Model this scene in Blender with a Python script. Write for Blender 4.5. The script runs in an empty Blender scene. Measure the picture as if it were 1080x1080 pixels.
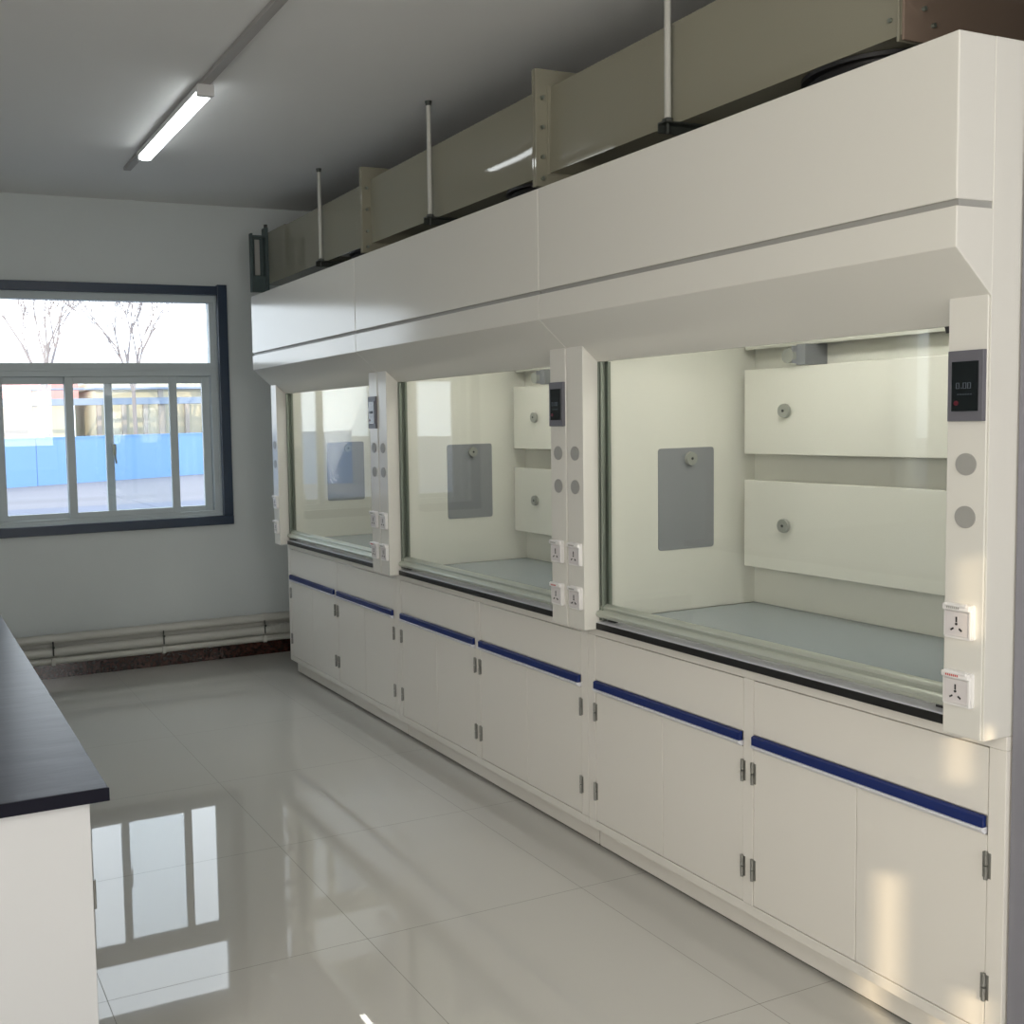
import bpy, bmesh, math, random
from mathutils import Vector, Matrix
random.seed(4)
S = bpy.context.scene
COL = S.collection

# ------------------------------------------------------------------ camera
cam_data = bpy.data.cameras.new('camera')
cam = bpy.data.objects.new('camera', cam_data)
COL.objects.link(cam)
S.camera = cam
YAW, PITCH, ROLL = -.4117, -.0709, -.0241
fw = Vector((-math.sin(YAW) * math.cos(PITCH), math.cos(YAW) * math.cos(PITCH), math.sin(PITCH)))
rt = Vector((math.cos(YAW), math.sin(YAW), 0))
up = rt.cross(fw)
r2 = rt * math.cos(ROLL) + up * math.sin(ROLL)
u2 = -rt * math.sin(ROLL) + up * math.cos(ROLL)
cam.matrix_world = Matrix(((r2.x, u2.x, -fw.x, -2.2618), (r2.y, u2.y, -fw.y, -1.5334),
                           (r2.z, u2.z, -fw.z, 1.5683), (0, 0, 0, 1)))
cam_data.sensor_width = 36
cam_data.lens = 1110.25 / 1080 * 36
cam_data.shift_x = (540 - 368.7) / 1080
cam_data.shift_y = (525.2 - 540) / 1080
cam_data.clip_start = .05
cam_data.clip_end = 500

# ------------------------------------------------------------------ view, world, lights
S.view_settings.view_transform = 'Standard'
S.view_settings.look = 'None'
S.view_settings.gamma = 1
S.view_settings.use_curve_mapping = False
S.view_settings.exposure = 0.85

W = bpy.data.worlds.new('world'); S.world = W; W.use_nodes = True
bg = W.node_tree.nodes['Background']
bg.inputs[0].default_value = (.88, .94, 1, 1)
bg.inputs[1].default_value = 2.2

def area(name, loc, direction, sx, sy, power, col):
    l = bpy.data.lights.new(name, 'AREA'); l.shape = 'RECTANGLE'; l.size = sx; l.size_y = sy
    l.energy = power; l.color = col
    o = bpy.data.objects.new(name, l); COL.objects.link(o); o.location = loc
    o.rotation_euler = Vector(direction).to_track_quat('-Z', 'Z').to_euler()
    return o
# area lights added before the solid back and left walls, as unseen window daylight
area('daylight_fill_back', (-.9, -3.56, 1.75), (0, 1, -.05), 1.7, 1.4, 28, (1, .98, .96))
area('daylight_fill_left', (-3.91, -2.0, 1.6), (1, .1, -.1), 2.2, 1.5, 82, (1, .93, .84))

sun_d = bpy.data.lights.new('sun', 'SUN'); sun_d.energy = 2.2; sun_d.angle = math.radians(.5); sun_d.color = (1, .78, .5)
sun = bpy.data.objects.new('sun', sun_d); COL.objects.link(sun)
SUN = Vector((.45, .85, -.25))   # low winter sun from behind the camera
sun.rotation_euler = SUN.to_track_quat('-Z', 'Y').to_euler()

# ------------------------------------------------------------------ materials
def mat(name, col, rough=.5, metal=0., spec=.5, noise=0., nscale=6., bump=0., bscale=40., coat=0., emit=None, es=0., stretch=(1, 1, 1)):
    m = bpy.data.materials.new(name); m.use_nodes = True
    nt = m.node_tree; b = nt.nodes['Principled BSDF']
    b.inputs['Base Color'].default_value = (*col, 1)
    b.inputs['Roughness'].default_value = rough
    b.inputs['Metallic'].default_value = metal
    b.inputs['Specular IOR Level'].default_value = spec
    b.inputs['Coat Weight'].default_value = coat
    b.inputs['Coat Roughness'].default_value = .05
    if emit: b.inputs['Emission Color'].default_value = (*emit, 1); b.inputs['Emission Strength'].default_value = es
    tc = nt.nodes.new('ShaderNodeTexCoord'); mp = nt.nodes.new('ShaderNodeMapping')
    mp.inputs['Scale'].default_value = stretch
    nt.links.new(tc.outputs['Object'], mp.inputs[0])
    if noise:
        n = nt.nodes.new('ShaderNodeTexNoise'); n.inputs['Scale'].default_value = nscale; n.inputs['Detail'].default_value = 4
        nt.links.new(mp.outputs[0], n.inputs[0])
        r = nt.nodes.new('ShaderNodeMix'); r.data_type = 'RGBA'
        r.inputs[6].default_value = (*[c * (1 - noise) for c in col], 1)
        r.inputs[7].default_value = (*[min(1, c * (1 + noise)) for c in col], 1)
        nt.links.new(n.outputs['Fac'], r.inputs[0]); nt.links.new(r.outputs[2], b.inputs['Base Color'])
    if bump:
        n = nt.nodes.new('ShaderNodeTexNoise'); n.inputs['Scale'].default_value = bscale; n.inputs['Detail'].default_value = 3
        nt.links.new(mp.outputs[0], n.inputs[0])
        bp = nt.nodes.new('ShaderNodeBump'); bp.inputs['Strength'].default_value = bump; bp.inputs['Distance'].default_value = .01
        nt.links.new(n.outputs['Fac'], bp.inputs['Height']); nt.links.new(bp.outputs[0], b.inputs['Normal'])
    return m

M = {}
M['wall'] = mat('wall_paint', (.55, .59, .59), .75, noise=.03, nscale=3, bump=.08)
M['wallr'] = mat('wall_paint_grey', (.22, .22, .25), .6, noise=.04)
M['ceil'] = mat('ceiling_paint', (.74, .74, .73), .85, noise=.02, nscale=2)
M['steel'] = mat('white_powder_coat', (.70, .69, .64), .14, noise=.012, nscale=2)
M['steelc'] = mat('white_cabinet_coat', (.76, .735, .68), .28, noise=.012, nscale=2)
M['liner'] = mat('hood_liner', (.77, .765, .70), .3, noise=.02, nscale=2)
M['baffle'] = mat('hood_baffle', (.77, .765, .70), .2, noise=.015, nscale=2)
M['greyp'] = mat('grey_plastic', (.27, .28, .30), .3)
M['knob'] = mat('knob_grey', (.33, .34, .31), .4)
M['cap'] = mat('cap_grey', (.33, .33, .31), .55, noise=.04, nscale=30)
M['black'] = mat('black_phenolic', (.012, .012, .012), .35)
M['work'] = mat('ceramic_worktop', (.38, .43, .47), .22, noise=.04, nscale=4)
M['bench'] = mat('dark_bench_top', (.022, .022, .034), .33, noise=.35, nscale=3, bump=.12, bscale=5, stretch=(1, 3, 1))
M['edge'] = mat('bench_edge', (.006, .006, .013), .6, spec=.15)
M['benchb'] = mat('bench_carcass', (.58, .59, .60), .4, noise=.02, nscale=2)
M['alu'] = mat('satin_aluminium', (.50, .53, .47), .38, metal=.5)
M['alud'] = mat('dark_aluminium', (.25, .28, .24), .35, metal=.6)
M['chrome'] = mat('hinge_steel', (.32, .32, .30), .3, metal=.9)
M['blue'] = mat('blue_pull', (.006, .02, .13), .35)
M['lip'] = mat('white_lip', (.72, .73, .78), .3)
M['white'] = mat('white_plastic', (.78, .77, .76), .3)
M['whitef'] = mat('socket_face', (.66, .63, .63), .35)
M['slot'] = mat('slot_dark', (.03, .03, .03), .5)
M['red'] = mat('red_print', (.5, .08, .08), .5)
M['frame'] = mat('display_frame', (.13, .13, .15), .4)
M['screen'] = mat('display_glass', (.008, .011, .012), .08)
M['digit'] = mat('display_digits', (.02, .025, .03), .4, emit=(.3, .35, .4), es=.08)
M['redl'] = mat('display_red', (.06, .008, .014), .4, emit=(.8, .05, .1), es=.02)
M['duct'] = mat('duct_plastic', (.27, .26, .20), .05, noise=.03, nscale=2, bump=.03, bscale=1.6)
M['duct_warm_lit'] = mat('duct_plastic_warm_lit', (.24, .18, .14), .2, noise=.03, nscale=2)  # browner duct colour: the warm light on the end plate is painted in
M['flex'] = mat('flex_black', (.012, .012, .013), .5)
M['dark'] = mat('dark_iron', (.03, .035, .03), .5)
M['rod'] = mat('rod_white', (.50, .50, .46), .4)
M['green'] = mat('dark_green_metal', (.05, .075, .075), .5, noise=.3, nscale=20)
M['navy'] = mat('navy_trim', (.018, .034, .062), .35, noise=.1, nscale=8)
M['winf'] = mat('window_aluminium', (.46, .52, .54), .45)
M['pipe'] = mat('pipe_paint', (.50, .50, .46), .35, noise=.04)
M['lampb'] = mat('lamp_housing', (.55, .55, .55), .4)
M['lampe'] = mat('lamp_diffuser', (.9, .9, .9), .4, emit=(.95, 1, 1), es=4)
M['lampe2'] = mat('hood_lamp_diffuser', (.9, .9, .9), .4, emit=(1, .97, .90), es=9)
M['trunk'] = mat('trunking_plastic', (.36, .35, .34), .5)
M['ground'] = mat('ground_outside', (.15, .155, .19), .9, noise=.3, nscale=.6, stretch=(.1, 1, 1))
M['road'] = mat('road_outside', (.11, .13, .19), .9, noise=.15, nscale=.5)
M['fence'] = mat('blue_hoarding', (.125, .26, .52), .6, noise=.06, nscale=.5)
M['bldw'] = mat('cream_render', (.52, .50, .40), .8, noise=.05, nscale=.5)
M['bldg'] = mat('pillar_grey', (.34, .31, .28), .8)
M['bldr'] = mat('red_roof', (.55, .27, .27), .8)
M['beam'] = mat('blue_grey_beam', (.22, .28, .38), .7)
M['bark'] = mat('hazed_bark', (.26, .235, .24), .9)  # bark colour lightened to stand in for the haze outside
M['wood'] = mat('door_paint', (.3, .22, .15), .5)

def floor_mat():
    m = mat('polished_tile', (.56, .55, .51), .045, noise=.04, nscale=1.2)
    nt = m.node_tree; b = nt.nodes['Principled BSDF']
    b.inputs['IOR'].default_value = 1.55
    src = b.inputs['Base Color'].links[0].from_socket
    geo = nt.nodes.new('ShaderNodeTexCoord'); sx = nt.nodes.new('ShaderNodeSeparateXYZ')
    nt.links.new(geo.outputs['Object'], sx.inputs[0])
    outs = []
    for ax, off in ((0, -.9986), (1, 1.303)):
        a = nt.nodes.new('ShaderNodeMath'); a.operation = 'SUBTRACT'; a.inputs[1].default_value = off
        nt.links.new(sx.outputs[ax], a.inputs[0])
        p = nt.nodes.new('ShaderNodeMath'); p.operation = 'PINGPONG'; p.inputs[1].default_value = .7867 / 2
        nt.links.new(a.outputs[0], p.inputs[0])
        c = nt.nodes.new('ShaderNodeMath'); c.operation = 'LESS_THAN'; c.inputs[1].default_value = .0011
        nt.links.new(p.outputs[0], c.inputs[0]); outs.append(c)
    mx = nt.nodes.new('ShaderNodeMath'); mx.operation = 'MAXIMUM'
    nt.links.new(outs[0].outputs[0], mx.inputs[0]); nt.links.new(outs[1].outputs[0], mx.inputs[1])
    mm = nt.nodes.new('ShaderNodeMix'); mm.data_type = 'RGBA'
    nt.links.new(mx.outputs[0], mm.inputs[0]); nt.links.new(src, mm.inputs[6]); mm.inputs[7].default_value = (.22, .21, .18, 1)
    nt.links.new(mm.outputs[2], b.inputs['Base Color'])
    rr = nt.nodes.new('ShaderNodeMath'); rr.operation = 'MULTIPLY_ADD'; rr.inputs[1].default_value = .5; rr.inputs[2].default_value = .02
    nt.links.new(mx.outputs[0], rr.inputs[0]); nt.links.new(rr.outputs[0], b.inputs['Roughness'])
    return m
M['floor'] = floor_mat()

def granite_mat():
    m = mat('red_granite', (.05, .018, .014), .15, noise=.0)
    nt = m.node_tree; b = nt.nodes['Principled BSDF']
    v = nt.nodes.new('ShaderNodeTexNoise'); v.inputs['Scale'].default_value = 60; v.inputs['Detail'].default_value = 6
    tc = nt.nodes.new('ShaderNodeTexCoord'); nt.links.new(tc.outputs['Object'], v.inputs[0])
    r = nt.nodes.new('ShaderNodeValToRGB')
    r.color_ramp.elements[0].position = .4; r.color_ramp.elements[0].color = (.012, .007, .006, 1)
    r.color_ramp.elements[1].position = .65; r.color_ramp.elements[1].color = (.07, .025, .018, 1)
    nt.links.new(v.outputs['Fac'], r.inputs[0]); nt.links.new(r.outputs[0], b.inputs['Base Color'])
    return m
M['granite'] = granite_mat()

def glass_mat(name, tint, strength=1.0):
    m = bpy.data.materials.new(name); m.use_nodes = True
    nt = m.node_tree; nt.nodes.remove(nt.nodes['Principled BSDF'])
    out = nt.nodes['Material Output']
    tr = nt.nodes.new('ShaderNodeBsdfTransparent'); tr.inputs[0].default_value = (*tint, 1)
    gl = nt.nodes.new('ShaderNodeBsdfGlossy'); gl.inputs['Roughness'].default_value = .01
    fr = nt.nodes.new('ShaderNodeFresnel')
    ge = nt.nodes.new('ShaderNodeNewGeometry')          # same index on both faces of the pane
    io = nt.nodes.new('ShaderNodeMath'); io.operation = 'MULTIPLY_ADD'; io.inputs[1].default_value = 1 / 1.5 - 1.5; io.inputs[2].default_value = 1.5
    nt.links.new(ge.outputs['Backfacing'], io.inputs[0]); nt.links.new(io.outputs[0], fr.inputs[0])
    mx = nt.nodes.new('ShaderNodeMixShader')
    ml = nt.nodes.new('ShaderNodeMath'); ml.operation = 'MULTIPLY'; ml.inputs[1].default_value = strength
    nt.links.new(fr.outputs[0], ml.inputs[0]); nt.links.new(ml.outputs[0], mx.inputs[0])
    nt.links.new(tr.outputs[0], mx.inputs[1]); nt.links.new(gl.outputs[0], mx.inputs[2])
    nt.links.new(mx.outputs[0], out.inputs['Surface'])
    return m
M['glass'] = glass_mat('sash_glass', (.965, .975, .965), .65)
M['glassw'] = glass_mat('window_glass', (.95, .97, .98))

# ------------------------------------------------------------------ mesh helpers
class MB:
    def __init__(s): s.bm = bmesh.new()
    def box(s, x0, x1, y0, y1, z0, z1, bev=0):
        b = bmesh.new()
        bmesh.ops.create_cube(b, size=1)
        bmesh.ops.scale(b, vec=(abs(x1 - x0), abs(y1 - y0), abs(z1 - z0)), verts=b.verts)
        if bev: bmesh.ops.bevel(b, geom=list(b.edges), offset=bev, segments=2, affect='EDGES', profile=.5)
        bmesh.ops.translate(b, vec=((x0 + x1) / 2, (y0 + y1) / 2, (z0 + z1) / 2), verts=b.verts)
        s.add(b); return s
    def add(s, b):
        me = bpy.data.meshes.new('tmp'); b.to_mesh(me); b.free(); s.bm.from_mesh(me); bpy.data.meshes.remove(me)
    def prism(s, pts, y0, y1, axis='y', bev=0):
        b = bmesh.new()
        def P(p, t):
            if axis == 'y': return (p[0], t, p[1])
            if axis == 'x': return (t, p[0], p[1])
            return (p[0], p[1], t)
        a = [b.verts.new(P(p, y0)) for p in pts]; c = [b.verts.new(P(p, y1)) for p in pts]
        b.faces.new(a); b.faces.new(list(reversed(c)))
        n = len(pts)
        for i in range(n): b.faces.new((a[i], c[i], c[(i + 1) % n], a[(i + 1) % n]))
        bmesh.ops.recalc_face_normals(b, faces=b.faces)
        if bev: bmesh.ops.bevel(b, geom=list(b.edges), offset=bev, segments=2, affect='EDGES', profile=.5)
        s.add(b); return s
    def tube(s, p, q, r, r1=None, seg=20, caps=True):
        p = Vector(p); q = Vector(q); d = q - p
        b = bmesh.new()
        bmesh.ops.create_cone(b, cap_ends=caps, segments=seg, radius1=r, radius2=r if r1 is None else r1, depth=d.length)
        rot = d.to_track_quat('Z', 'Y').to_matrix().to_4x4()
        bmesh.ops.transform(b, matrix=Matrix.Translation((p + q) / 2) @ rot, verts=b.verts)
        s.add(b); return s
    def build(s, name, m, parent=None, smooth=False, label=None):
        me = bpy.data.meshes.new(name); s.bm.to_mesh(me); s.bm.free()
        me.materials.append(m)
        if smooth:
            for p in me.polygons: p.use_smooth = True
            try: me.set_sharp_from_angle(angle=math.radians(40))
            except Exception: pass
        o = bpy.data.objects.new(name, me); COL.objects.link(o)
        if parent: o.parent = parent
        if label: o['label'] = label
        return o

def rrect(cx, cz, w, h, r, n=5):
    pts = []
    for sx, sz, a0 in ((1, 1, 0), (-1, 1, 90), (-1, -1, 180), (1, -1, 270)):
        for k in range(n + 1):
            a = math.radians(a0 + 90 * k / n)
            pts.append((cx + sx * (w / 2 - r) + r * math.cos(a), cz + sz * (h / 2 - r) + r * math.sin(a)))
    return pts
def empty(name, loc, label, cat, group=None):
    o = bpy.data.objects.new(name, None); COL.objects.link(o); o.location = loc
    o['label'] = label; o['category'] = cat
    if group: o['group'] = group
    return o
def tag(o, label, cat, group=None):
    o['label'] = label; o['category'] = cat
    if group: o['group'] = group
    return o
def struct(o): o['kind'] = 'structure'; return o
def children(o): return [c for c in COL.objects if c.parent == o]
def copy_tree(o, parent=None):
    kids = children(o)
    c = o.copy(); COL.objects.link(c); c.parent = parent
    for ch in kids: copy_tree(ch, c)
    return c

# ------------------------------------------------------------------ room shell
ZH = 3.02; YW = 5.276; XL = -3.95; YB = -3.6; XR = .90
struct(MB().box(XL, XR, YB, YW + .24, -.1, 0).build('floor', M['floor']))
struct(MB().box(XL - .2, XR + .2, YB - .2, YW + .24, ZH, ZH + .12).build('ceiling', M['ceil']))
struct(MB().box(XR, XR + .2, -.003, YW, 0, ZH).build('wall_right', M['wall']))
struct(MB().box(.012, XR + .2, YB, -.004, 0, ZH).build('wall_near', M['wallr']))
# window wall with the opening
WX0, WX1, WZ0, WZ1 = -1.70, -.20, .965, 2.445
w = MB()
w.box(XL, WX0, YW, YW + .24, 0, ZH); w.box(WX1, XR, YW, YW + .24, 0, ZH)
w.box(WX0, WX1, YW, YW + .24, 0, WZ0); w.box(WX0, WX1, YW, YW + .24, WZ1, ZH)
struct(w.build('wall_far', M['wall']))
# left wall with an unseen narrow window added for its reflection in the near sash
SW = (3.25, 3.49, 1.02, 2.25)
w = MB(); w.box(XL - .2, XL, YB, SW[0], 0, ZH); w.box(XL - .2, XL, SW[1], YW, 0, ZH); w.box(XL - .2, XL, SW[0], SW[1], 0, SW[2]); w.box(XL - .2, XL, SW[0], SW[1], SW[3], ZH)
struct(w.build('wall_left', M['wall']))
struct(MB().box(XL - .11, XL - .1, SW[0], SW[1], SW[2], SW[3]).build('added_slit_window', M['glassw']))
# back wall: thin unseen slits added to shape the sun into patches
# (openings stand where the low sun, traced back from the patches of light, meets the wall)
def wall_with_holes(x0, x1, y0, y1, z0, z1, holes):
    b = MB(); xs = sorted({x0, x1, *[h[0] for h in holes], *[h[1] for h in holes]})
    for a, c in zip(xs, xs[1:]):
        hs = sorted([(h[2], h[3]) for h in holes if h[0] < (a + c) / 2 < h[1]])
        z = z0
        for p, q in hs:
            if p > z: b.box(a, c, y0, y1, z, p)
            z = q
        if z < z1: b.box(a, c, y0, y1, z, z1)
    return b
def back(x, y, z):
    t = (y - YB) / SUN.y
    return x - t * SUN.x, z - t * SUN.z
holes = []
for x, y0, y1, z0, z1 in ((0, .262, .345, -.35, .40), (0, .03, .12, -.25, .2), (-.083, .015, .065, 1.06, 1.24), (0, .09, .15, .70, .83)):
    a, za = back(x, y0, z0); c, zc = back(x, y1, z0); _, zt = back(x, (y0 + y1) / 2, z1)
    holes.append((c, a, max(.02, za), zt))
struct(wall_with_holes(XL, XR, YB - .012, YB, 0, ZH, holes).build('wall_back', M['wall']))
struct(MB().box(-1.85, 0, YB + .01, YB + .02, 1.0, 2.5).build('added_blind_back', M['white']))  # opaque unseen panel added behind the area light on a closed wall
struct(MB().box(XL + .005, XL + .015, -3.15, -.85, .8, 2.4).build('added_blind_left', M['white']))  # same kind of added backing panel for the left area light

# granite skirting and the heating pipes
struct(MB().box(XL, XR, YW - .02, YW - .0005, 0, .10).build('baseboard_far', M['granite']))
struct(MB().box(XL, XL + .02, YB, YW - .02, 0, .10).build('baseboard_left', M['granite']))
hp = empty('heating_pipes', (-.8, YW - .07, 0), 'grey painted horizontal heating pipes along the wall under the window', 'pipes')
for z, r, in ((.262, .029), (.178, .031), (.122, .022)):
    MB().tube((-3.1, 0, z), (1.6, 0, z), r, seg=24).build('pipe', M['pipe'], hp, True)
MB().box(-3.1, 1.6, .03, .068, .20, .235).build('backing_rail', M['pipe'], hp)
for x in (-2.03, -1.378, -.677, .018):
    x += .8
    c = MB(); c.box(x - .012, x + .012, -.032, .068, .10, .145)
    for z, r in ((.262, .032), (.178, .034)): c.tube((x - .008, 0, z), (x + .008, 0, z), r, seg=20)
    cl = c.build('clamp', M['pipe'], hp)
    b = MB(); b.tube((x, -.026, .250), (x, -.034, .200), .005, seg=8); b.tube((x, -.03, .215), (x, -.046, .215), .008, seg=10); b.tube((x, -.033, .205), (x, -.036, .16), .005, seg=8)
    b.build('bolt', M['dark'], cl, True)
c = MB()
for k in range(4): c.tube((.86 + k * .035, 0, .178), (.885 + k * .035, 0, .178), .036, seg=20)
c.build('coupling', M['pipe'], hp, True)

# window
YF = 5.315
win = bpy.data.objects.new('window_1', None); COL.objects.link(win); win.location = (-.95, YF, .965); struct(win)
ox, oy, oz = -.95, YF, .965
def wb(lst, name, m, par=win, bev=.003):
    b = MB()
    for x0, x1, y0, y1, z0, z1 in lst: b.box(x0 - ox, x1 - ox, y0 - oy, y1 - oy, z0 - oz, z1 - oz, bev)
    return b.build(name, m, par)
# fixed frame
wb([(-1.70, -.20, YF, YF + .07, 2.388, 2.445), (-1.70, -.20, YF, YF + .07, .965, 1.005), (-1.70, -1.648, YF, YF + .07, 1.005, 2.388),
    (-.262, -.20, YF, YF + .07, 1.005, 2.388), (-1.648, -.262, YF, YF + .07, 1.905, 1.992)], 'window_frame', M['winf'])
wb([(-1.70, -.20, YF - .012, YF, .965, .985), (-1.70, -.20, YF - .008, YF, 1.94, 1.955), (-.225, -.20, YF - .012, YF, .985, 2.43)], 'frame_rib', M['winf'], bev=.002)
wb([(-1.648, -.262, YF + .03, YF + .036, 1.992, 2.388)], 'pane', M['glassw'], bev=0)
# sliding sashes
def sash(x0, x1, yo):
    z0, z1 = 1.004, 1.9045
    s_ = wb([(x0, x0 + .052, YF + yo, YF + yo + .025, z0, z1), (x1 - .052, x1, YF + yo, YF + yo + .025, z0, z1),
             (x0 + .052, x1 - .052, YF + yo, YF + yo + .025, z0, z0 + .035), (x0 + .052, x1 - .052, YF + yo, YF + yo + .025, z1 - .045, z1)], 'window_sash', M['winf'])
    g = wb([(x0 + .052, x1 - .052, YF + yo + .010, YF + yo + .015, z0 + .035, z1 - .045)], 'pane', M['glassw'], s_, bev=0)
    return s_
sash(-.967, -.265, .036)
s2 = sash(-1.218, -.495, .006)
sash(-1.645, -1.168, .036)
h = MB(); h.box(-.935 - ox, -.912 - ox, -.022, .006, 1.40 - oz, 1.47 - oz, .004); h.tube((-.922 - ox, -.02, 1.40 - oz), (-.917 - ox, -.03, 1.345 - oz), .006, seg=8)
h.build('window_handle', M['alud'], s2)
# navy casing round the opening
struct(MB().box(-1.765, -.157, YW - .035, YW - .0005, 2.432, 2.49, .003).build('trim_1', M['navy']))
struct(MB().box(-1.765, -.157, YW - .045, YW - .0005, .912, .972, .003).build('trim_2', M['navy']))
struct(MB().box(-.222, -.157, YW - .04, YW - .0005, .972, 2.5, .003).build('trim_3', M['navy']))
struct(MB().box(-1.765, -1.70, YW - .04, YW - .0005, .972, 2.432, .003).build('trim_4', M['navy']))

# ------------------------------------------------------------------ fume hoods
HW = 1.545
def slab(x0, x1, y0, y1, z0, z1, name, m, par, bev=.0015, **k): return MB().box(x0, x1, y0, y1, z0, z1, bev).build(name, m, par, **k)

def cabinet():
    t = empty('base_cabinet', (0, 0, 0), '', 'cabinet', 'white base cabinets under the fume hoods')
    slab(.022, .78, .002, HW - .002, .092, .831, 'carcass', M['steelc'], t)
    slab(.045, .76, .004, HW - .004, .012, .0915, 'plinth', M['steelc'], t)
    slab(.06, .75, .01, HW - .01, 0, .0125, 'plinth_shadow', M['dark'], t, label='dark strip painted as the shadow under the plinth')  # dark colour stands in for the shadow line at the floor
    f = MB()
    for y0, y1 in ((.001, .041), (.7565, .7935), (HW - .041, HW - .001)): f.box(0, .0215, y0, y1, .122, .798, .0012)
    f.box(0, .0215, .001, HW - .001, .7985, .8315, .0012); f.box(0, .0215, .001, HW - .001, .092, .1215, .0012)
    f.build('face_frame', M['steelc'], t)
    for y0, y1 in ((.043, .7545), (.7955, HW - .043)):
        slab(.001, .021, y0 + .0005, y1 - .0005, .637, .7955, 'drawer_panel', M['steelc'], t)
        p = MB(); p.prism([(-.012, .609), (.0, .609), (.0, .636), (-.004, .636), (-.012, .632)], y0 + .003, y1 - .003)
        pu = p.build('pull_strip', M['blue'], t, label='dark blue recessed pull strip')
        MB().prism([(-.017, .6085), (-.017, .604), (-.004, .593), (.006, .593), (.006, .6085)], y0 + .003, y1 - .003, bev=.0005).build('lip', M['lip'], pu, label='white lower lip')
        ym = (y0 + y1) / 2
        for a, b, hy in ((y0, ym - .001, y0 - .001), (ym + .001, y1, y1 + .001)):
            d = slab(.001, .021, a, b, .124, .591, 'door', M['steelc'], t, .002)
            for z in (.232, .521):
                h = MB(); h.tube((-.004, hy, z - .033), (-.004, hy, z - .0015), .0048, seg=12); h.tube((-.004, hy, z + .0015), (-.004, hy, z + .033), .0048, seg=12)
                h.box(-.0015, .002, hy - .010, hy + .010, z - .03, z + .03, .0005)
                h.build('hinge', M['chrome'], d, True)
    return t

def socket(par, yc, zc, printed):
    X = -.083
    w_, h_ = .070, .080
    b = MB(); b.prism(rrect(yc, zc, w_, h_, .006), X - .008, X + .002, 'x')
    fr = b.build('socket', M['white'], par, True)
    slab(X - .011, X - .0075, yc - .026, yc + .030, zc - .034, zc + .021, 'socket_face', M['whitef'], fr, .001)
    # raised hinged cover folded at the top, side bead
    c = MB(); c.box(X - .019, X - .0075, yc - .033, yc + .033, zc + .025, zc + .039, .003)
    c.box(X - .014, X - .0075, yc - .034, yc - .0275, zc - .038, zc + .030, .002)
    c.tube((X - .017, yc - .026, zc + .037), (X - .017, yc + .026, zc + .037), .004, seg=10)
    c.build('socket_cover', M['white'], fr, True)
    s = MB()
    s.box(X - .0125, X - .0105, yc + .0005, yc + .0035, zc - .002, zc + .010)
    s.tube((X - .0125, yc + .002, zc - .006), (X - .0105, yc + .002, zc - .006), .0028, seg=10)
    for sgn in (-1, 1):
        q = [(yc + .002 + sgn * .006, zc - .018), (yc + .002 + sgn * .0075, zc - .0145), (yc + .002 + sgn * .014, zc - .019), (yc + .002 + sgn * .0125, zc - .0225)]
        s.prism(q, X - .0125, X - .0105, 'x')
    s.build('pin_slots', M['slot'], fr)
    t_ = MB()
    for k in range(7): t_.box(X - .0198, X - .0185, yc + .018 - k * .0045, yc + .0205 - k * .0045, zc + .029, zc + .0335)
    t_.build('print', M['red'] if printed else M['cap'], fr, label='small printed marking')

SEG = {'0': 'abcdef', '.': '', '1': 'bc'}
def digits(par):
    d = MB(); X = -.0975; y = .066
    for ch in '0.00':
        if ch == '.':
            d.box(X, X + .002, y - .003, y - .001, 1.612, 1.614); y -= .006; continue
        hw, hh = .0032, .006
        cy, cz = y - hw, 1.618
        for a in SEG[ch]:
            z_ = {'a': hh, 'g': 0, 'd': -hh}.get(a)
            if z_ is not None: d.box(X, X + .002, cy - hw, cy + hw, cz + z_ - .0006, cz + z_ + .0006)
            else:
                yy = cy - hw if a in 'bc' else cy + hw; z0 = cz if a in 'bf' else cz - hh
                d.box(X, X + .002, yy - .0006, yy + .0006, z0, z0 + hh)
        y -= .0105
    for k in range(6): d.box(X, X + .002, .060 - k * .006, .063 - k * .006, 1.598, 1.600)
    d.build('digits', M['digit'], par)
    r = MB(); r.tube((X, .066, 1.580), (X + .002, .066, 1.580), .0055, seg=12)
    r.build('indicator', M['redl'], par)

def knob(par, base, axis, name='knob'):
    k = MB(); b = Vector(base); a = Vector(axis)
    k.tube(b, b + a * .005, .017, seg=24); k.tube(b + a * .005, b + a * .017, .025, .024, seg=12)
    o = k.build(name, M['knob'], par, True, label='grey plastic fixing knob')
    c = MB(); c.tube(b + a * .017, b + a * .0182, .005, seg=12); c.build('knob_centre', M['slot'], o)
    return o

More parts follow.
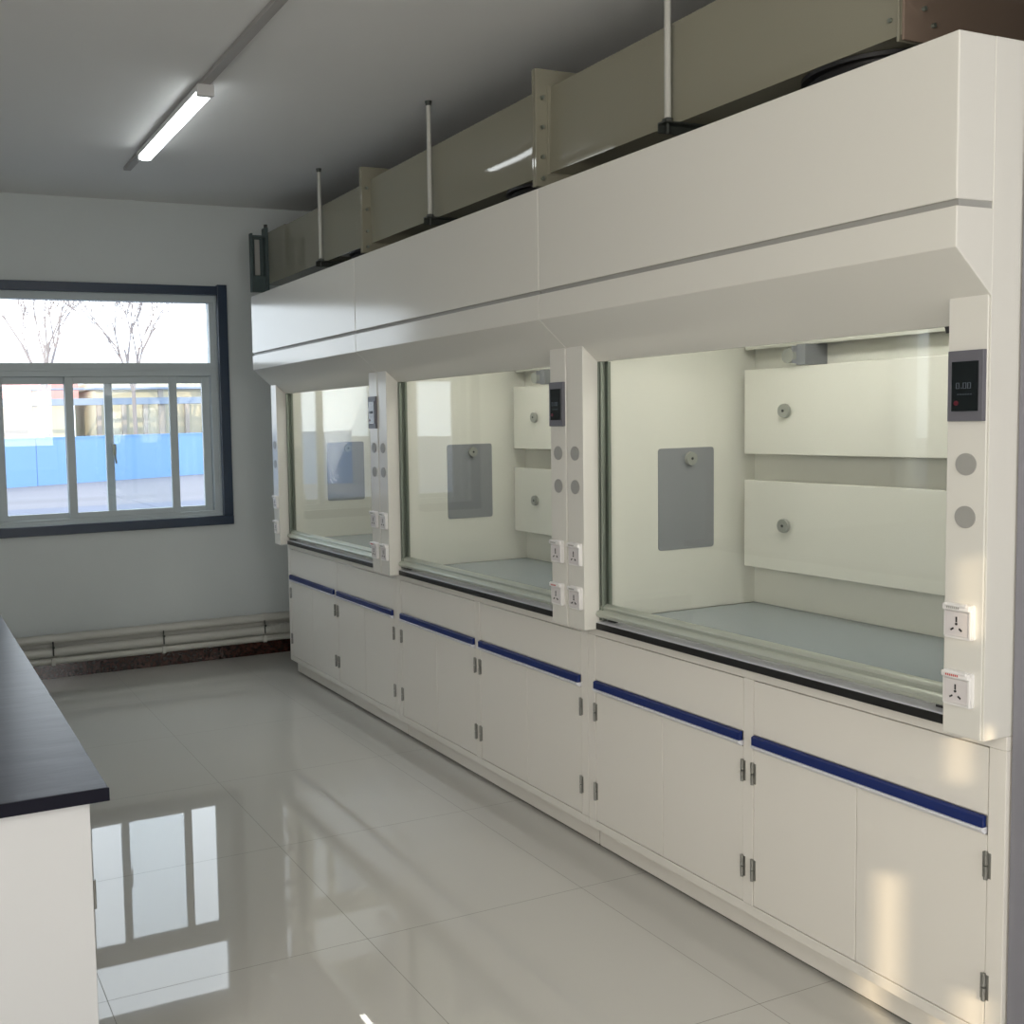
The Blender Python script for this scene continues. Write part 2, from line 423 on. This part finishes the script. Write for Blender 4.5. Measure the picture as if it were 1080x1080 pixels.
def hood():
    t = empty('fume_hood', (0, 0, .832), '', 'fume hood', 'white fume hoods in a row along the right wall')
    Z = -.832
    # all parts are modelled in room heights and shifted to the base of the hood
    def sh(o): o.location.z = Z; return o
    # canopy
    slab(-.192, -.078, .001, HW - .001, 2.0065, 2.35, 'upper_fascia', M['steel'], t, .003)
    slab(-.183, -.078, .004, HW - .004, 1.9925, 2.0065, 'reveal', M['cap'], t, .0005)
    MB().prism([(-.192, 1.907), (-.192, 1.9925), (-.005, 1.9925), (-.005, 1.757), (-.02, 1.757)], .001, HW - .001, bev=.002).build('lower_fascia', M['steel'], t)
    slab(-.078, .75, .001, HW - .001, 2.335, 2.35, 'top_panel', M['steel'], t)
    # outer ends
    slab(-.079, .75, .0005, .0045, .8325, 2.349, 'side_panel', M['steel'], t, .001)
    slab(-.079, .75, HW - .0045, HW - .0005, .8325, 2.349, 'side_panel', M['steel'], t, .001)
    # posts with their fittings
    for near in (True, False):
        y0, y1 = (.005, .096) if near else (HW - .096, HW - .005)
        p = MB().prism([(-.083, .8325), (.03, .8325), (.03, 1.757), (-.02, 1.757), (-.083, 1.812)], y0, y1, bev=.0015).build('post', M['steel'], t)
        yc = .049 if near else HW - .050
        for z in (1.445, 1.328):
            k = MB(); k.tube((-.0825, yc, z), (-.0855, yc, z), .0245, seg=40); k.build('blank_cap', M['cap'], p, label='round grey blank cap')
        ysock = .056 if near else HW - .052
        for z in (1.094, .941): socket(p, ysock, z, near and z < 1)
        if near:
            d = slab(-.094, -.082, .006, .089, 1.540, 1.695, 'display_frame', M['frame'], p, .0015, label='grey framed control display')
            slab(-.0962, -.0935, .016, .078, 1.562, 1.671, 'screen', M['screen'], d, .0005, label='black screen')
            digits(d)
    # worktop
    MB().box(-.036, .012, .096, HW - .096, .8325, .855, .002).box(.012, .72, .02, HW - .02, .8325, .855).build('worktop', M['black'], t, label='black worktop edge')
    MB().box(.015, .70, .09, HW - .09, .8551, .861, .001).build('work_surface', M['work'], t, label='blue-grey work surface')
    MB().prism([(-.034, .8552), (.014, .8552), (.014, .862), (-.028, .8575)], .098, HW - .098).build('sill_strip', M['lip'], t)
    # inner lining: side walls, back, top
    slab(.03, .70, .075, .085, .861, 2.12, 'liner_side', M['liner'], t)
    slab(.03, .70, HW - .085, HW - .075, .861, 2.12, 'liner_side', M['liner'], t)
    slab(.70, .715, .075, HW - .075, .861, 2.12, 'liner_back', M['liner'], t)
    slab(.03, .715, .075, HW - .075, 2.12, 2.13, 'liner_top', M['liner'], t)
    slab(.03, .037, .075, HW - .075, 1.80, 2.12, 'liner_front', M['liner'], t)
    # service hatches on the side walls
    for y0, y1, ax in ((HW - .0885, HW - .085, (0, -1, 0)), (.085, .0885, (0, 1, 0))):
        hpn = MB(); hpn.prism(rrect(.373, 1.268, .253, .366, .012), y0, y1, 'y'); ho = hpn.build('side_hatch', M['greyp'], t, True, label='grey rounded side hatch')
        knob(ho, (.385, y0 if ax[1] < 0 else y1, 1.412), ax)
    # baffles
    for z0, z1, zk in ((1.422, 1.726, 1.575), (1.012, 1.328, 1.174)):
        b = slab(.600, .608, .135, HW - .135, z0, z1, 'baffle', M['baffle'], t, .002)
        for ys in (.17, HW - .19): MB().box(.608, .70, ys, ys + .02, z0 + .08, z1 - .08).build('stand_off', M['liner'], b)
        for yk in (.345, 1.215): knob(b, (.600, yk, zk), (-1, 0, 0))
    b = MB().prism([(.640, 1.80), (.646, 1.80), (.50, 2.118), (.494, 2.118)], .10, HW - .10).build('baffle', M['baffle'], t)
    br = MB(); br.box(.575, .600, 1.166, 1.17, 1.735, 1.795, .001); br.box(.596, .70, 1.132, 1.17, 1.730, 1.80, .001)
    bo = br.build('knob_bracket', M['greyp'], b, label='grey angle bracket')
    kk = MB(); kk.tube((.590, 1.188, 1.762), (.575, 1.188, 1.762), .026, seg=12); kk.tube((.586, 1.165, 1.762), (.586, 1.19, 1.762), .006, seg=10); kk.build('bracket_knob', M['knob'], b, True)
    # lamp in the canopy
    l = slab(.16, .28, .40, 1.15, 2.095, 2.119, 'hood_lamp', M['lampb'], t)
    slab(.17, .27, .42, 1.13, 2.088, 2.0945, 'diffuser', M['lampe2'], l)
    # sash: side tracks, glass, bottom rail with its handle profile, feet
    for a, b_, g in ((.0965, .118, 1), (HW - .118, HW - .0965, -1)):
        c0 = (a, a + .006) if g > 0 else (b_ - .006, b_)
        c1 = (b_ - .007, b_) if g > 0 else (a, a + .007)
        tr = MB().box(-.022, .018, *c0, .862, 1.757, .001).box(-.022, -.006, *c1, .862, 1.757, .001).box(.006, .018, *c1, .862, 1.757, .001).box(-.012, -.007, a, b_, .862, 1.757).box(.007, .012, a, b_, .862, 1.757)
        tr.build('sash_track', M['alud'], t)
        ym = (a + b_) / 2
        MB().box(-.016, -.0125, ym - .003, ym + .0015, .862, 1.757).build('track_slot', M['slot'], t, label='dark strip as the slot in the sash track')  # dark strip that draws the slot of the track
    s = slab(-.003, .003, .106, HW - .106, .915, 1.90, 'sash_glass', M['glass'], t, 0)
    r = MB()
    prof = [(-.010, .872), (.012, .872), (.012, .918), (-.004, .921), (-.014, .917), (-.020, .910), (-.018, .902), (-.022, .899), (-.032, .896), (-.038, .888), (-.036, .879), (-.028, .874)]
    r.prism(prof, .100, HW - .100)
    r.build('sash_rail', M['alu'], t, True, label='aluminium sash rail')
    for y in (.15, HW - .15): MB().box(-.012, .004, y - .018, y + .018, .8625, .872, .001).build('rail_foot', M['slot'], t)
    st = MB().prism([(.140, 1.757), (.160, 1.757), (.156, 1.742), (.144, 1.742)], -.012, .0, 'x'); st.build('sash_stop', M['slot'], t)
    for o in children(t): sh(o)
    return t

cab0 = cabinet(); hood0 = hood()
cl = ['white two-bay base cabinet under the nearest fume hood, with blue pull strips',
      'white two-bay base cabinet under the middle fume hood',
      'white two-bay base cabinet under the farthest fume hood, nearest the window wall']
hl = ['white fume hood nearest the viewer, sash closed, beside the grey wall end',
      'middle white fume hood of the row, between the two others',
      'farthest white fume hood, its glass sash mirroring the window']
for k in range(3):
    c = cab0 if k == 0 else copy_tree(cab0)
    c.location.y = k * HW; c['label'] = cl[k]
    h = hood0 if k == 0 else copy_tree(hood0)
    h.location.y = k * HW; h['label'] = hl[k]

# ------------------------------------------------------------------ exhaust duct over the hoods
DX0, DX1, DZ0, DZ1 = .105, .56, 2.502, 2.826
du = empty('exhaust_duct', (DX0, 2.2, DZ0), 'long beige rectangular exhaust duct hung above the fume hoods', 'duct')
def dbox(x0, x1, y0, y1, z0, z1, name, m, par=du, bev=.002, label=None):
    return MB().box(x0 - DX0, x1 - DX0, y0 - 2.2, y1 - 2.2, z0 - DZ0, z1 - DZ0, bev).build(name, m, par, label=label)
def bulged(y0, y1, sag, lean):
    # thin plastic side wall, bellied between its edges
    m = MB(); b = bmesh.new(); NY, NZ = 24, 14; g = {}
    for i in range(NY + 1):
        for j in range(NZ + 1):
            u, v = i / NY, j / NZ
            x = -sag * (1 - (2 * v - 1) ** 2) * (1 - (2 * u - 1) ** 16) - lean * v
            g[i, j] = b.verts.new((x, y0 + (y1 - y0) * u - 2.2, (DZ1 - DZ0) * v))
    for i in range(NY):
        for j in range(NZ): b.faces.new((g[i, j], g[i, j + 1], g[i + 1, j + 1], g[i + 1, j]))
    ring = [g[i, 0] for i in range(NY + 1)] + [g[NY, j] for j in range(1, NZ + 1)] + [g[i, NZ] for i in range(NY - 1, -1, -1)] + [g[0, j] for j in range(NZ - 1, 0, -1)]
    back = [b.verts.new((DX1 - DX0, v.co.y, v.co.z)) for v in ring]
    n = len(ring)
    for k in range(n): b.faces.new((ring[k], ring[(k + 1) % n], back[(k + 1) % n], back[k]))
    b.faces.new(back)
    bmesh.ops.recalc_face_normals(b, faces=b.faces)
    m.add(b); return m.build('duct_section', M['duct'], du, True)
dbox(DX0, DX1, 3.545, 4.87, DZ0, DZ1, 'duct_section', M['duct'])
bulged(1.945, 3.505, .005, .007)
bulged(.375, 1.905, .001, -.012)
dbox(DX0 - .006, DX1 + .02, .381, .388, DZ0 - .016, DZ1 + .03, 'end_collar', M['duct'])
dbox(DX0 - .006, DX1 + .02, .366, .373, DZ0 - .016, DZ1 + .03, 'end_plate', M['duct_warm_lit'], label='end plate with screws, warm light painted in its colour')
dbox(DX0 + .02, DX1, 4.87, YW - .001, DZ0 + .01, DZ1 + .02, 'duct_section', M['duct'], label='wall end of the duct')
for y in (3.525, 1.925):
    f = dbox(DX0 - .055, DX1 + .03, y - .014, y - .002, DZ0 - .05, DZ1 + .065, 'flange', M['duct'])
    dbox(DX0 - .055, DX1 + .03, y + .002, y + .014, DZ0 - .05, DZ1 + .065, 'flange', M['duct'])
    dbox(DX0 - .004, DX1, y - .020, y + .020, DZ0 - .004, DZ1 + .004, 'collar', M['duct'])
    for z in (DZ0 - .02, DZ0 + .06, DZ0 + .17, DZ0 + .28):
        b = MB(); b.tube((-.028, y - 2.2 - .014, z - DZ0), (-.028, y - 2.2 - .024, z - DZ0), .008, seg=6)
        b.build('bolt', M['alud'], f)
for x, z in ((.166, 2.567), (.200, 2.53)):
    MB().tube((x - DX0, .366 - 2.2, z - DZ0), (x - DX0, .358 - 2.2, z - DZ0), .006, seg=8).build('screw', M['alud'], du)
MB().tube((.0, .41 - 2.2, .045), (-.006, .41 - 2.2, .045), .006, seg=8).build('screw', M['alud'], du)
# hangers
hangl = ['white ceiling rod with dark bracket holding the duct, nearest of the three', 'white ceiling rod holding the duct above the middle fume hood', 'white ceiling rod holding the duct nearest the window wall']
hg0 = None
for k, y in enumerate((1.195, 2.80, 4.13)):
    if hg0 is None:
        g = empty('duct_hanger', (.068, y, ZH), '', 'hanger rod', 'ceiling rods holding the duct')
        MB().tube((0, 0, -.008), (0, 0, -.505), .0105, seg=14).build('rod', M['rod'], g, True)
        MB().tube((0, 0, 0), (0, 0, -.02), .016, .012, seg=12).build('ceiling_anchor', M['dark'], g, True)
        br = MB(); br.box(-.025, .55, -.018, .018, -.524, -.519); br.box(-.025, .55, .014, .018, -.55, -.524); br.tube((0, 0, -.505), (0, 0, -.555), .006, seg=8); br.tube((0, 0, -.508), (0, 0, -.519), .017, seg=6)
        br.build('cross_bar', M['dark'], g)
        hg0 = g
    else: g = copy_tree(hg0)
    g.location = (.068, y, ZH); g['label'] = hangl[k]
# flexible connections from the hoods up to the duct
fl = ['black ribbed flexible connector between nearest fume hood and duct', 'black ribbed flexible connector between middle fume hood and duct', 'black ribbed flexible connector between farthest fume hood and duct']
fx0 = None
for k in range(3):
    if fx0 is None:
        f = MB()
        for j in range(8): f.tube((0, 0, j * .0165), (0, 0, j * .0165 + .0115), .178, .185, seg=40)
        f.tube((0, 0, 0), (0, 0, .149), .17, seg=40); f.tube((0, 0, .138), (0, 0, .149), .196, seg=48)
        fx0 = f.build('flexible_connector', M['flex'], None, True); o = fx0
    else: o = fx0.copy(); COL.objects.link(o)
    o.location = (.297, (.605, 2.15, 3.76)[k], 2.351); tag(o, fl[k], 'duct connector', 'flexible connectors under the duct')
# dark frame at the wall beside the duct end
fr = empty('wall_bracket', (-.025, 4.95, 2.42), 'dark green metal frame with grey insert beside the far end of the duct', 'metal frame')
b = MB(); b.box(-.057, -.043, -.02, .02, 0, .37, .002); b.box(.040, .062, -.02, .05, 0, .41, .002); b.box(-.043, .040, -.012, .02, .0, .10, .002); b.box(-.043, .04, -.012, .02, .345, .36, .002)
b.build('frame', M['green'], fr)
MB().box(-.042, .039, .02, .045, .10, .345).build('insert', M['green'], fr)
MB().box(-.022, .012, .012, .02, .11, .335, .003).build('sight_strip', M['cap'], fr, label='pale grey strip')
MB().tube((.052, 0, .41), (.052, 0, .43), .012, seg=10).build('frame_pin', M['slot'], fr)

# ------------------------------------------------------------------ ceiling lamp and trunking
lp = empty('ceiling_lamp', (-.965, 3.42, ZH), 'white lit batten lamp on the ceiling below the cable trunking', 'lamp')
MB().box(-.034, .034, -.58, .58, -.045, -.020, .003).build('housing', M['lampb'], lp)
MB().prism([(-.034, -.046), (.034, -.046), (.030, -.062), (.014, -.070), (-.014, -.070), (-.030, -.062)], -.555, .555).build('diffuser', M['lampe'], lp, True)
for s_ in (-1, 1): MB().box(-.036, .036, s_ * .556, s_ * .585, -.068, -.020, .003).build('end_cap', M['lampb'], lp)
tr = MB().box(-.985, -.945, -4.9, 4.42, ZH - .021, ZH - .0005, .002).build('cable_trunking', M['trunk'])
tag(tr, 'thin grey cable trunking running along the ceiling to the lamp', 'trunking')

# ------------------------------------------------------------------ lab bench on the left
bn = empty('lab_bench', (-2.9, 1.9, 0), 'low white lab bench with dark worktop at the left edge', 'bench')
slab(-1.03, 1.01, -1.335, 1.3, .822, .85, 'bench_top', M['bench'], bn, .002, label='dark grey worktop')
slab(-.99, 1.0115, -1.337, -1.3345, .8225, .8495, 'edge_band', M['edge'], bn, .0005, label='near-black edge')
slab(-.95, .975, -1.315, 1.27, 0, .8215, 'bench_cabinet', M['benchb'], bn, .002)
h = MB()
for z in (.62, .28): h.tube((.979, -1.30, z - .03), (.979, -1.30, z + .03), .004, seg=10)
h.build('hinge', M['chrome'], bn, True)

# ------------------------------------------------------------------ outside
g = MB().box(-60, 90, YW + .25, 140, -.5, -.3).build('ground_outside', M['ground']); struct(g)
struct(MB().box(-60, 90, 17, 24.5, -.3, -.292).build('road_outside', M['road']))
# blue hoarding, slightly slanted, far side of the road
fe = empty('site_fence', (5, 36.8, -.3), 'long light blue hoarding across the yard seen through the window', 'fence')
fe.rotation_euler.z = math.atan2(38.9 - 34.8, 9.1 - 1.2)
for k in range(-6, 10):
    MB().box(k * 3 - .02 + .02, k * 3 + 2.96, -.03, .03, 0.0, 1.64).build('fence_panel', M['fence'], fe)
r = MB().box(-18, 30, -.05, -.031, 1.58, 1.64).build('top_rail', M['fence'], fe)
# low shed with pillars and red roofed building behind it
b1 = empty('building', (11.5, 60, -.3), 'long cream building with grey pillars behind the blue fence', 'building')
MB().box(-2.6, 14, .6, 8, 0, 4.2).build('wall', M['bldw'], b1)
for k in range(10): MB().box(-2.6 + k * 1.25 + (.2 if k % 3 else 0), -2.36 + k * 1.25 + (.2 if k % 3 else 0), .1, .45, 0, 3.6).build('pillar', M['bldg'], b1)
MB().box(-2.8, 14.2, -.1, 8.2, 4.2, 4.6).build('roof', M['bldw'], b1)
# building with the red roof edge
b2 = empty('building', (3.5, 62, -.3), 'pale building with red roof edge behind the blue fence', 'building')
MB().box(-6, 4.4, .5, 8, 0, 3.7).build('wall', M['bldw'], b2)
MB().box(-6.4, 4.7, 0, 8.4, 3.7, 4.7).build('roof', M['bldr'], b2)
wn = MB().box(-.6, 1.8, .42, .5, 1.6, 3.2).build('window', M['bldg'], b2)
pb = empty('pipe_bridge', (8, 55, -.3), 'blue grey overhead pipe bridge crossing behind the blue fence', 'pipe bridge')
MB().box(-14, 14, -.3, .3, 3.15, 3.5).build('beam', M['beam'], pb)
MB().box(-14, 14, -.3, .3, 3.95, 4.05).build('beam', M['beam'], pb)
for x in (-10, -3.2, 3.4, 10): MB().box(x - .12, x + .12, -.15, .15, 0, 3.95).build('post', M['bldg'], pb)

def tree(x, y, base_h, H, spread, seed, label):
    rnd = random.Random(seed); m = MB()
    def branch(p, d, L, r, lvl):
        q = p + d * L
        m.tube(p, q, r, r * .72, seg=6 if lvl < 2 else 4, caps=False)
        if lvl >= 6: return
        n = 4 if lvl == 0 else rnd.choice((2, 3, 3))
        for i in range(n):
            a = rnd.uniform(0, 6.28) if lvl else i * 6.28 / n + rnd.uniform(-.4, .4)
            s = Vector((math.cos(a), math.sin(a), 0)) * spread * rnd.uniform(.6, 1.2)
            nd = (d + s + Vector((0, 0, .12))).normalized()
            branch(p + d * L * (rnd.uniform(.6, 1) if lvl else 1), nd, L * rnd.uniform(.62, .85) if lvl else H * .26, max(.012, r * .58), lvl + 1)
    branch(Vector((0, 0, 0)), Vector((rnd.uniform(-.03, .03), 0, 1)).normalized(), base_h, .12, 0)
    o = m.build('bare_tree', M['bark']); o.location = (x, y, -.3)
    return tag(o, label, 'tree', 'bare trees in the yard')
tree(3.65, 42, 3.5, 7.6, .42, 3, 'bare winter tree behind the blue fence, left of the two through the window')
tree(8.6, 48.5, 3.6, 8.3, .5, 8, 'bare winter tree behind the blue fence, right of the two through the window')
